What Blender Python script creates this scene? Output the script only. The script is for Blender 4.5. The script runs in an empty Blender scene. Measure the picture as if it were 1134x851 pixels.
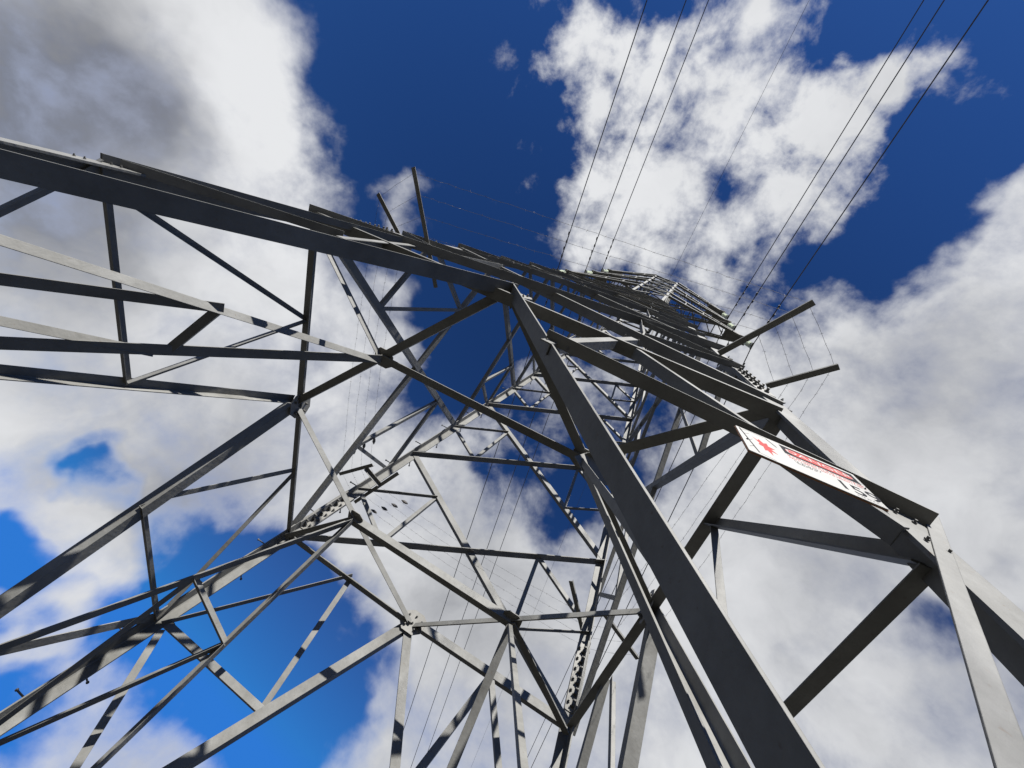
import bpy, bmesh, math, random
from mathutils import Vector, Matrix
random.seed(7)
C = bpy.context.scene.collection
S = 2.4            # metres per half-width of the pylon at the first horizontal
Z1 = 5.21          # height of that horizontal above the ground
ZA = 8.90315       # the legs' taper meets this far (in S) above it

# ------------------------------------------------------------------ camera
cam = bpy.data.cameras.new('camera'); camo = bpy.data.objects.new('camera', cam); C.objects.link(camo)
Rr = ((0.869786, -0.282491, 0.404562), (0.413828, 0.864166, -0.286291), (-0.268734, 0.416431, 0.868543))
m3 = Matrix((Vector(Rr[0]), -Vector(Rr[1]), -Vector(Rr[2]))).transposed()
camo.matrix_world = Matrix.Translation((1.3990, -3.3069, 1.5994)) @ m3.to_4x4()
cam.sensor_width = 36; cam.lens = 470.319/1134*36
cam.clip_start = 0.02; cam.clip_end = 8000
scn = bpy.context.scene; scn.camera = camo

# ------------------------------------------------------------------ sun
SUN = Vector((0.14, -0.79, 0.60)).normalized()
EL = math.asin(SUN.z)
sl = bpy.data.lights.new('sun', 'SUN'); sl.energy = 3.5; sl.angle = math.radians(.5); sl.color = (1, .975, .935)
so = bpy.data.objects.new('sun', sl); C.objects.link(so)
so.rotation_euler = SUN.to_track_quat('Z', 'Y').to_euler()
so.location = SUN*60

vs = scn.view_settings
vs.view_transform = 'Standard'; vs.look = 'None'; vs.gamma = 1; vs.exposure = 1.9; vs.use_curve_mapping = False

# ------------------------------------------------------------------ sky with broken cloud
BLOBS = [
(-0.650,-0.158,0.743,0.9875,-0.90),
(-0.706,-0.210,0.676,0.9969,-0.50),
(-0.589,0.007,0.808,0.9870,-0.90),
(-0.476,-0.198,0.857,0.9850,-0.90),
(-0.466,0.016,0.885,0.9888,-0.70),
(-0.379,0.184,0.907,0.9882,-0.90),
(-0.356,0.347,0.868,0.9906,-0.80),
(-0.385,0.460,0.800,0.9961,-0.60),
(-0.238,0.330,0.914,0.9893,-0.45),
(-0.288,-0.323,0.901,0.9981,-0.60),
(-0.357,-0.234,0.904,0.9983,0.75),
(-0.270,-0.224,0.936,0.9985,0.35),
(0.024,-0.315,0.949,0.9970,-0.85),
(0.109,-0.366,0.924,0.9978,-0.50),
(0.229,-0.357,0.906,0.9915,-1.00),
(0.277,-0.215,0.936,0.9957,-0.80),
(0.257,-0.137,0.957,0.9959,-0.60),
(0.307,-0.070,0.949,0.9979,-0.50),
(0.238,-0.029,0.971,0.9963,-0.35),
(0.321,-0.257,0.911,0.9980,-0.50),
(0.159,-0.327,0.932,0.9989,0.90),
(0.125,-0.279,0.952,0.9989,0.80),
(-0.125,-0.167,0.978,0.9848,0.25),
(-0.061,-0.301,0.952,0.9978,0.20),
(-0.215,-0.026,0.976,0.9941,0.30),
(-0.139,0.064,0.988,0.9936,0.20),
(-0.034,-0.104,0.994,0.9985,-0.55),
(0.031,-0.033,0.999,0.9984,-0.50),
(-0.143,-0.147,0.979,0.9985,-0.60),
(-0.101,0.152,0.983,0.9908,-0.35),
(-0.307,-0.069,0.949,0.9961,-0.40),
(-0.321,0.064,0.945,0.9970,0.30),
(-0.553,0.092,0.828,0.9963,1.30),
(-0.742,0.596,0.306,0.9992,-0.85),
(-0.709,0.640,0.298,0.9995,-0.70),
(-0.708,0.688,0.162,0.9992,-0.90),
(-0.712,0.677,0.189,0.9997,-0.30),
(-0.591,0.735,0.332,0.9975,-0.70),
(-0.425,0.829,0.364,0.9916,-1.00),
(-0.318,0.844,0.432,0.9963,-0.55),
(-0.293,0.785,0.545,0.9986,-0.20),
(-0.429,0.788,0.442,0.9979,-0.35),
(-0.478,0.819,0.318,0.9965,-0.50),
(-0.275,0.907,0.318,0.9956,-0.80),
(-0.379,0.876,0.297,0.9977,-0.50),
(-0.558,0.790,0.254,0.9989,-0.50),
(-0.612,0.770,0.180,0.9989,-0.45),
(-0.649,0.746,0.149,0.9992,-0.40),
(-0.552,0.827,0.108,0.9993,-0.50),
(-0.208,0.874,0.439,0.9985,-0.50),
(-0.122,0.558,0.821,0.9938,-0.90),
(-0.014,0.553,0.833,0.9969,-0.50),
(-0.223,0.534,0.816,0.9972,-0.30),
(0.075,0.454,0.888,0.9955,-0.30),
(-0.002,0.409,0.913,0.9969,-0.20),
(0.093,0.303,0.949,0.9972,-0.30),
(0.550,0.405,0.730,0.9984,-0.75),
(0.521,0.408,0.749,0.9993,-0.30),
(0.563,0.279,0.778,0.9997,-0.30),
(0.613,0.381,0.692,0.9997,-0.40),
(0.370,-0.148,0.917,0.9984,0.25),
(-0.906,0.103,0.410,0.9493,0.55),
(-0.789,0.464,0.403,0.9708,0.40),
(-0.757,0.603,0.253,0.9937,0.30),
(0.456,0.233,0.859,0.9667,0.35),
(0.441,0.551,0.709,0.9666,0.35),
(-0.094,-0.175,0.980,0.9762,0.05),
(0.081,-0.095,0.992,0.9905,0.35),
(-0.160,0.013,0.987,0.9863,0.30),
(-0.271,0.732,0.625,0.9831,0.20),
(-0.658,0.716,0.233,0.9981,0.80),
(-0.618,0.772,0.152,0.9995,0.60),
(0.135,0.008,0.991,0.9979,-0.40),
(0.212,0.033,0.977,0.9971,-0.40),
(0.304,-0.054,0.951,0.9968,-0.40),
(-0.207,0.784,0.585,0.9876,0.35),
(-0.020,0.852,0.522,0.9838,0.35),
(-0.117,0.914,0.390,0.9965,0.30),
(-0.408,0.708,0.577,0.9939,0.30),
(0.184,0.706,0.685,0.9835,0.25),
(0.265,0.138,0.954,0.9906,0.30),
(0.407,-0.048,0.912,0.9966,0.30),
(-0.119,0.159,0.980,0.9969,-0.30),
(-0.283,0.462,0.841,0.9920,0.40),
(-0.320,0.581,0.749,0.9948,0.30),
(0.387,-0.126,0.913,0.9960,0.60),
(0.348,-0.039,0.937,0.9971,0.35),
(0.231,-0.092,0.969,0.9966,0.20),
(-0.209,0.500,0.841,0.9895,0.35),
(-0.085,0.563,0.822,0.9950,0.30),
(-0.193,-0.068,0.979,0.9945,0.25),
]
WISPS = [
(-0.064,-0.182,0.981,0.9222,0.75),
(-0.350,-0.210,0.913,0.9820,0.40),
(0.130,-0.262,0.956,0.9887,0.40),
(-0.698,0.034,0.715,0.9884,0.30),
(-0.185,0.440,0.879,0.9549,0.30),
]
SHADES = [
(-0.925,0.070,0.373,0.9889,0.60),
(-0.900,0.207,0.384,0.9902,0.50),
(-0.890,0.005,0.455,0.9965,0.20),
(-0.882,0.368,0.295,0.9942,0.30),
(-0.705,0.591,0.392,0.9885,0.30),
(-0.603,0.697,0.387,0.9943,0.25),
(0.425,0.188,0.885,0.9881,0.15),
(0.462,0.079,0.883,0.9916,0.20),
(0.454,0.444,0.773,0.9724,0.12),
(0.553,0.487,0.676,0.9838,0.15),
(-0.422,0.892,0.161,0.9978,0.30),
(-0.328,0.727,0.603,0.9831,0.20),
(-0.035,0.872,0.487,0.9794,0.25),
(-0.102,0.719,0.688,0.9866,0.20),
(-0.205,-0.098,0.974,0.9710,-0.20),
(-0.820,-0.045,0.570,0.9941,-0.30),
(-0.743,0.119,0.658,0.9910,-0.30),
]
wd = bpy.data.worlds.new("World"); scn.world = wd; wd.use_nodes = True
nt = wd.node_tree; nt.nodes.clear(); N = nt.nodes; L = nt.links
def nd(t, **k):
    n = N.new(t)
    for a, v in k.items(): setattr(n, a, v)
    return n
def val(sock, v):
    if isinstance(v, bpy.types.NodeSocket): L.new(v, sock)
    else: sock.default_value = v
def mth(op, a, b=0.0, c=None, clamp=False):
    n = nd('ShaderNodeMath', operation=op, use_clamp=clamp)
    val(n.inputs[0], a); val(n.inputs[1], b)
    if c is not None: val(n.inputs[2], c)
    return n.outputs[0]
def smooth(x, a, b):
    n = nd('ShaderNodeMapRange', interpolation_type='SMOOTHSTEP')
    val(n.inputs[0], x); val(n.inputs[1], a); val(n.inputs[2], b); val(n.inputs[3], 0.0); val(n.inputs[4], 1.0)
    return n.outputs[0]
tc = nd('ShaderNodeTexCoord'); D0 = tc.outputs['Generated']
def noise(vec, sc, det, rough, dist=0.0, lac=2.0):
    n = nd('ShaderNodeTexNoise'); n.noise_dimensions = '3D'
    L.new(vec, n.inputs['Vector']); n.inputs['Scale'].default_value = sc; n.inputs['Detail'].default_value = det
    n.inputs['Roughness'].default_value = rough; n.inputs['Distortion'].default_value = dist; n.inputs['Lacunarity'].default_value = lac
    return n
# the direction is warped a little so that cloud edges wander
wn = noise(D0, 5.0, 4, .55)
sub = nd('ShaderNodeVectorMath', operation='SUBTRACT'); L.new(wn.outputs['Color'], sub.inputs[0]); sub.inputs[1].default_value = (.5, .5, .5)
scl = nd('ShaderNodeVectorMath', operation='SCALE'); L.new(sub.outputs[0], scl.inputs[0]); scl.inputs['Scale'].default_value = .20
ad = nd('ShaderNodeVectorMath', operation='ADD'); L.new(D0, ad.inputs[0]); L.new(scl.outputs[0], ad.inputs[1])
nrm = nd('ShaderNodeVectorMath', operation='NORMALIZE'); L.new(ad.outputs[0], nrm.inputs[0]); DW = nrm.outputs[0]
def field(blobs, base):
    acc = base
    for x, y, z, c, w in blobs:
        d = nd('ShaderNodeVectorMath', operation='DOT_PRODUCT'); L.new(DW, d.inputs[0]); d.inputs[1].default_value = (x, y, z)
        mr = nd('ShaderNodeMapRange', interpolation_type='SMOOTHSTEP')
        L.new(d.outputs['Value'], mr.inputs[0]); mr.inputs[1].default_value = 1-(1-c)*2.8; mr.inputs[2].default_value = 1.0
        mr.inputs[3].default_value = 0; mr.inputs[4].default_value = 1
        acc = mth('MULTIPLY_ADD', mr.outputs[0], w, acc)
    return acc
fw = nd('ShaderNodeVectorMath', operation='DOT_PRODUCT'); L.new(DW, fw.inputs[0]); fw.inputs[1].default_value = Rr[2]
cov = field(BLOBS, mth('MULTIPLY_ADD', smooth(fw.outputs['Value'], math.cos(math.radians(72)), math.cos(math.radians(54))), .85, -.52))     # cloud kept ahead of the camera; unseen sky cleared so shaded steel stays dark
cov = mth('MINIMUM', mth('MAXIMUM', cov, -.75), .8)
n1 = noise(D0, 4.2, 12, .58, .25).outputs[0]
n2 = noise(D0, 12, 9, .60, .12).outputs[0]
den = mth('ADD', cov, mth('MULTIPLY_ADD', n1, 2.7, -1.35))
wisp = field(WISPS, .25)
den = mth('ADD', den, mth('MULTIPLY', mth('MULTIPLY_ADD', n2, 2.9, -1.45), wisp))
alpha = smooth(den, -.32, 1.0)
thick = smooth(den, .0, .75)
shade = field(SHADES, 0.0)
n3 = noise(DW, 5.5, 7, .58, .2).outputs[0]
sh = mth('MULTIPLY', smooth(mth('ADD', shade, mth('MULTIPLY_ADD', n3, 1.0, -.5)), -.35, 1.15), thick, clamp=True)
mixc = nd('ShaderNodeMix', data_type='RGBA'); L.new(sh, mixc.inputs['Factor'])
mixc.inputs[6].default_value = (.80, .81, .83, 1); mixc.inputs[7].default_value = (.23, .24, .27, 1)
cl = nd('ShaderNodeVectorMath', operation='SCALE'); L.new(mixc.outputs[2], cl.inputs[0])
SKY = 0.06
cl.inputs['Scale'].default_value = .5/SKY
sk = nd('ShaderNodeTexSky', sky_type='NISHITA'); sk.sun_disc = False; sk.sun_elevation = EL
sk.sun_rotation = math.atan2(SUN.x, SUN.y); sk.air_density = 1.0; sk.dust_density = .1; sk.ozone_density = 3.0
s1 = nd('ShaderNodeVectorMath', operation='SCALE'); L.new(sk.outputs[0], s1.inputs[0]); s1.inputs['Scale'].default_value = .048
hs = nd('ShaderNodeGamma'); L.new(s1.outputs[0], hs.inputs['Color']); hs.inputs['Gamma'].default_value = 1.4      # deep polarised blue
s2 = nd('ShaderNodeVectorMath', operation='MULTIPLY'); L.new(hs.outputs[0], s2.inputs[0]); s2.inputs[1].default_value = (.74/SKY, 1.27/SKY, 1.85/SKY)
s3 = nd('ShaderNodeVectorMath', operation='MINIMUM'); L.new(s2.outputs[0], s3.inputs[0]); s3.inputs[1].default_value = (.028/2/SKY, .19/2/SKY, .66/2/SKY)
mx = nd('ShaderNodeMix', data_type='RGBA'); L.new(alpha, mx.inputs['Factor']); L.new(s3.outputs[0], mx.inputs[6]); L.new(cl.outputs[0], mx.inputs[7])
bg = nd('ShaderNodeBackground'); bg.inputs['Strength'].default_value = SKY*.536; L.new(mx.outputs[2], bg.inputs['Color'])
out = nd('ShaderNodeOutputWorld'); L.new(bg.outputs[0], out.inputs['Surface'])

# ------------------------------------------------------------------ materials
def mat(name, col, rough=.6, metal=0.0, var=.12, scale=6, bump=.0, specks=0.0):
    m = bpy.data.materials.new(name); m.use_nodes = True
    t = m.node_tree; b = t.nodes['Principled BSDF']
    b.inputs['Specular IOR Level'].default_value = .3; b.inputs['Roughness'].default_value = rough; b.inputs['Metallic'].default_value = metal
    co = t.nodes.new('ShaderNodeTexCoord'); oi = t.nodes.new('ShaderNodeObjectInfo')
    no = t.nodes.new('ShaderNodeTexNoise'); no.noise_dimensions = '4D'
    no.inputs['Scale'].default_value = scale; no.inputs['Detail'].default_value = 8; no.inputs['Roughness'].default_value = .65
    t.links.new(co.outputs['Object'], no.inputs['Vector'])
    mu = t.nodes.new('ShaderNodeMath'); mu.operation = 'MULTIPLY'; mu.inputs[1].default_value = 50
    t.links.new(oi.outputs['Random'], mu.inputs[0]); t.links.new(mu.outputs[0], no.inputs['W'])
    rp = t.nodes.new('ShaderNodeValToRGB'); rp.color_ramp.elements[0].position = .3; rp.color_ramp.elements[1].position = .7
    rp.color_ramp.elements[0].color = (*[c*(1-var) for c in col], 1); rp.color_ramp.elements[1].color = (*[min(1, c*(1+var)) for c in col], 1)
    t.links.new(no.outputs[0], rp.inputs[0]); last = rp.outputs[0]
    if specks:                                       # broad weathering patches over the fine mottle
        nb = t.nodes.new('ShaderNodeTexNoise'); nb.noise_dimensions = '4D'; nb.inputs['Scale'].default_value = 1.7; nb.inputs['Detail'].default_value = 6; nb.inputs['Roughness'].default_value = .7
        t.links.new(co.outputs['Object'], nb.inputs['Vector']); t.links.new(mu.outputs[0], nb.inputs['W'])
        rb = t.nodes.new('ShaderNodeValToRGB'); rb.color_ramp.elements[0].position = .34; rb.color_ramp.elements[1].position = .66
        rb.color_ramp.elements[0].color = (.70, .69, .66, 1); rb.color_ramp.elements[1].color = (1.16, 1.16, 1.15, 1)
        t.links.new(nb.outputs[0], rb.inputs[0])
        mm = t.nodes.new('ShaderNodeMix'); mm.data_type = 'RGBA'; mm.blend_type = 'MULTIPLY'; mm.inputs['Factor'].default_value = 1
        t.links.new(last, mm.inputs[6]); t.links.new(rb.outputs[0], mm.inputs[7]); last = mm.outputs[2]
    if specks:
        n2 = t.nodes.new('ShaderNodeTexNoise'); n2.inputs['Scale'].default_value = 38; n2.inputs['Detail'].default_value = 5
        t.links.new(co.outputs['Object'], n2.inputs['Vector'])
        r2 = t.nodes.new('ShaderNodeValToRGB'); r2.color_ramp.elements[0].position = .66; r2.color_ramp.elements[1].position = .74
        r2.color_ramp.elements[0].color = (0, 0, 0, 1); r2.color_ramp.elements[1].color = (specks,)*3+(1,)
        t.links.new(n2.outputs[0], r2.inputs[0])
        mi = t.nodes.new('ShaderNodeMix'); mi.data_type = 'RGBA'; t.links.new(r2.outputs[0], mi.inputs['Factor'])
        t.links.new(last, mi.inputs[6]); mi.inputs[7].default_value = (.085, .058, .036, 1); last = mi.outputs[2]
    t.links.new(last, b.inputs['Base Color'])
    if bump:
        bv = t.nodes.new('ShaderNodeBevel'); bv.samples = 3; bv.inputs['Radius'].default_value = .004
        bp = t.nodes.new('ShaderNodeBump'); bp.inputs['Strength'].default_value = bump; bp.inputs['Distance'].default_value = .01
        n3 = t.nodes.new('ShaderNodeTexNoise'); n3.inputs['Scale'].default_value = 22; n3.inputs['Detail'].default_value = 6
        t.links.new(co.outputs['Object'], n3.inputs['Vector'])
        t.links.new(n3.outputs[0], bp.inputs['Height']); t.links.new(bv.outputs[0], bp.inputs['Normal']); t.links.new(bp.outputs[0], b.inputs['Normal'])
    return m
M_steel = mat('galvanised_steel', (.130, .129, .122), .62, 0.0, .13, 5, .25, .55)
M_plate = mat('plate_steel', (.155, .151, .14), .58, 0.0, .10, 7, .2, .4)
M_bolt = mat('bolt_steel', (.09, .088, .082), .6, .2, .2, 20)
M_wire = mat('conductor_aluminium', (.10, .10, .105), .6, .3, .15, 3)
M_barb = mat('barbed_wire_steel', (.13, .12, .11), .6, .4, .2, 30)
M_dark = mat('dark_fitting', (.08, .075, .07), .6, .2, .2, 10)
M_glass = mat('insulator_glass', (.78, .82, .70), .25, 0.0, .1, 10)
M_white = mat('sign_white', (.225, .22, .205), .6, 0, .09, 9)
M_red = mat('sign_red', (.22, .014, .011), .8, 0, .12, 14)
M_black = mat('sign_black', (.006, .006, .008), 1.0, 0, .1, 14)
M_edge = mat('sign_rusty_edge', (.20, .09, .04), .7, 0, .4, 30)
M_ground = mat('grass_ground', (.036, .035, .031), .95, 0, .45, .6)

# ------------------------------------------------------------------ mesh helpers
def link(name, bm, m, parent=None):
    me = bpy.data.meshes.new(name); bmesh.ops.recalc_face_normals(bm, faces=bm.faces); bm.to_mesh(me); bm.free()
    me.materials.append(m)
    o = bpy.data.objects.new(name, me); C.objects.link(o)
    if parent: o.parent = parent; o.matrix_parent_inverse = parent.matrix_world.inverted()
    return o
def tag(o, label, cat, group=None):
    o['label'] = label; o['category'] = cat
    if group: o['group'] = group
    return o
def empty(name, loc=(0, 0, 0)):
    o = bpy.data.objects.new(name, None); o.location = loc; C.objects.link(o); bpy.context.view_layer.update(); return o
def loft(bm, rings, close=True):
    prev = None; n = len(rings[0]); allr = []
    for r in rings: allr.append([bm.verts.new(p) for p in r])
    for a, b in zip(allr, allr[1:]):
        for i in range(n):
            bm.faces.new((a[i], a[(i+1) % n], b[(i+1) % n], b[i]))
    if close:
        bm.faces.new(allr[0]); bm.faces.new(allr[-1])
def l_ring(p, f1, f2, w1, w2, th):
    # an L section: heel at p, flanges along unit f1 and f2, rounded a touch at the inner corner
    r = th*.7
    return [p, p+f1*w1, p+f1*w1+f2*th, p+f1*(th+r)+f2*th, p+f1*th+f2*(th+r), p+f1*th+f2*w2, p+f2*w2]
def box(bm, c, ax, ay, az):
    c, ax, ay, az = map(Vector, (c, ax, ay, az)); v = []
    for sx in (-1, 1):
        for sy in (-1, 1):
            for sz in (-1, 1): v.append(bm.verts.new(c+ax*sx+ay*sy+az*sz))
    for f in ((0, 1, 3, 2), (4, 6, 7, 5), (0, 4, 5, 1), (2, 3, 7, 6), (0, 2, 6, 4), (1, 5, 7, 3)): bm.faces.new([v[i] for i in f])
def tube(bm, pts, r, n=6):
    pts = [Vector(p) for p in pts]; rings = []
    for i, p in enumerate(pts):
        d = (pts[min(i+1, len(pts)-1)]-pts[max(i-1, 0)]).normalized()
        a = d.cross(Vector((0, 0, 1)));
        if a.length < 1e-4: a = d.cross(Vector((1, 0, 0)))
        a.normalize(); b = d.cross(a); rr = r[i] if isinstance(r, (list, tuple)) else r
        rings.append([p+(a*math.cos(2*math.pi*k/n)+b*math.sin(2*math.pi*k/n))*rr for k in range(n)])
    loft(bm, rings)
NREF = {'DC': (0, -1, 1/ZA), 'AB': (0, 1, 1/ZA), 'DA': (-1, 0, 1/ZA), 'CB': (1, 0, 1/ZA), 'Y': (0, -1, 0), 'HA': (1, -.8, -.1)}
def angle_bar(bm, a, b, nref, mode, w, jit=0.0):
    a = Vector(a); b = Vector(b); d = (b-a).normalized(); n = Vector(nref)
    n = (n-d*n.dot(d)).normalized(); e = n.cross(d)
    if e.z < 0: e = -e
    w1 = w; th = max(.006, min(.012, w*.1))
    if mode == 'f':
        loft(bm, [[p-e*w/2+n*th, p+e*w/2+n*th, p+e*w/2, p-e*w/2] for p in (a, b)]); return
    if mode == 'k': e1, f2, w1 = e, -n, w*.55
    elif mode == 'q': e1, f2, w1 = e, -n, w*.4
    elif mode == 'i': e1, f2 = e, -n
    elif mode == 'o': e1, f2 = e, n
    else: e1, f2 = -e, -n
    off = f2*(.004+jit)-(e1+f2)*(w*.3)
    loft(bm, [l_ring(p+off, e1, f2, w1, w, th) for p in (a, b)])

# ------------------------------------------------------------------ ground
bm = bmesh.new(); n = 24; R = 2500
g = [[bm.verts.new(((i/n*2-1)*R, (j/n*2-1)*R, 0)) for j in range(n+1)] for i in range(n+1)]
for i in range(n):
    for j in range(n): bm.faces.new((g[i][j], g[i+1][j], g[i+1][j+1], g[i][j+1]))
o = link('ground', bm, M_ground); o['kind'] = 'structure'

# ------------------------------------------------------------------ the pylon
pylon = empty('lattice_pylon'); tag(pylon, 'tall grey steel lattice electricity pylon seen from just outside its near face', 'pylon')
ZT = 6.3                                            # the taper ends here, the cage goes on upright
def hw(z): return 1-z/ZA if z < ZT else (1-ZT/ZA)
def wp(x, y, z): return Vector((x*S, y*S, z*S+Z1))
def leg_pt(sx, sy, z): return wp(sx*hw(z), sy*hw(z), z)
ZG = -Z1/S
ZTOP = 10.25
for sx, sy in ((-1, -1), (1, -1), (-1, 1), (1, 1)):
    bm = bmesh.new(); rings = []
    for z, w in ((ZG, .148), (-1.0, .148), (0.25, .145), (.26, .138), (3, .13), (ZT, .11), (ZTOP, .10)):
        p = leg_pt(sx, sy, z)
        rings.append(l_ring(p, Vector((-sx, 0, 0)), Vector((0, -sy, 0)), w, w, .018 if z < 1 else .012))
    loft(bm, rings); link('leg', bm, M_steel, pylon)

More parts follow.
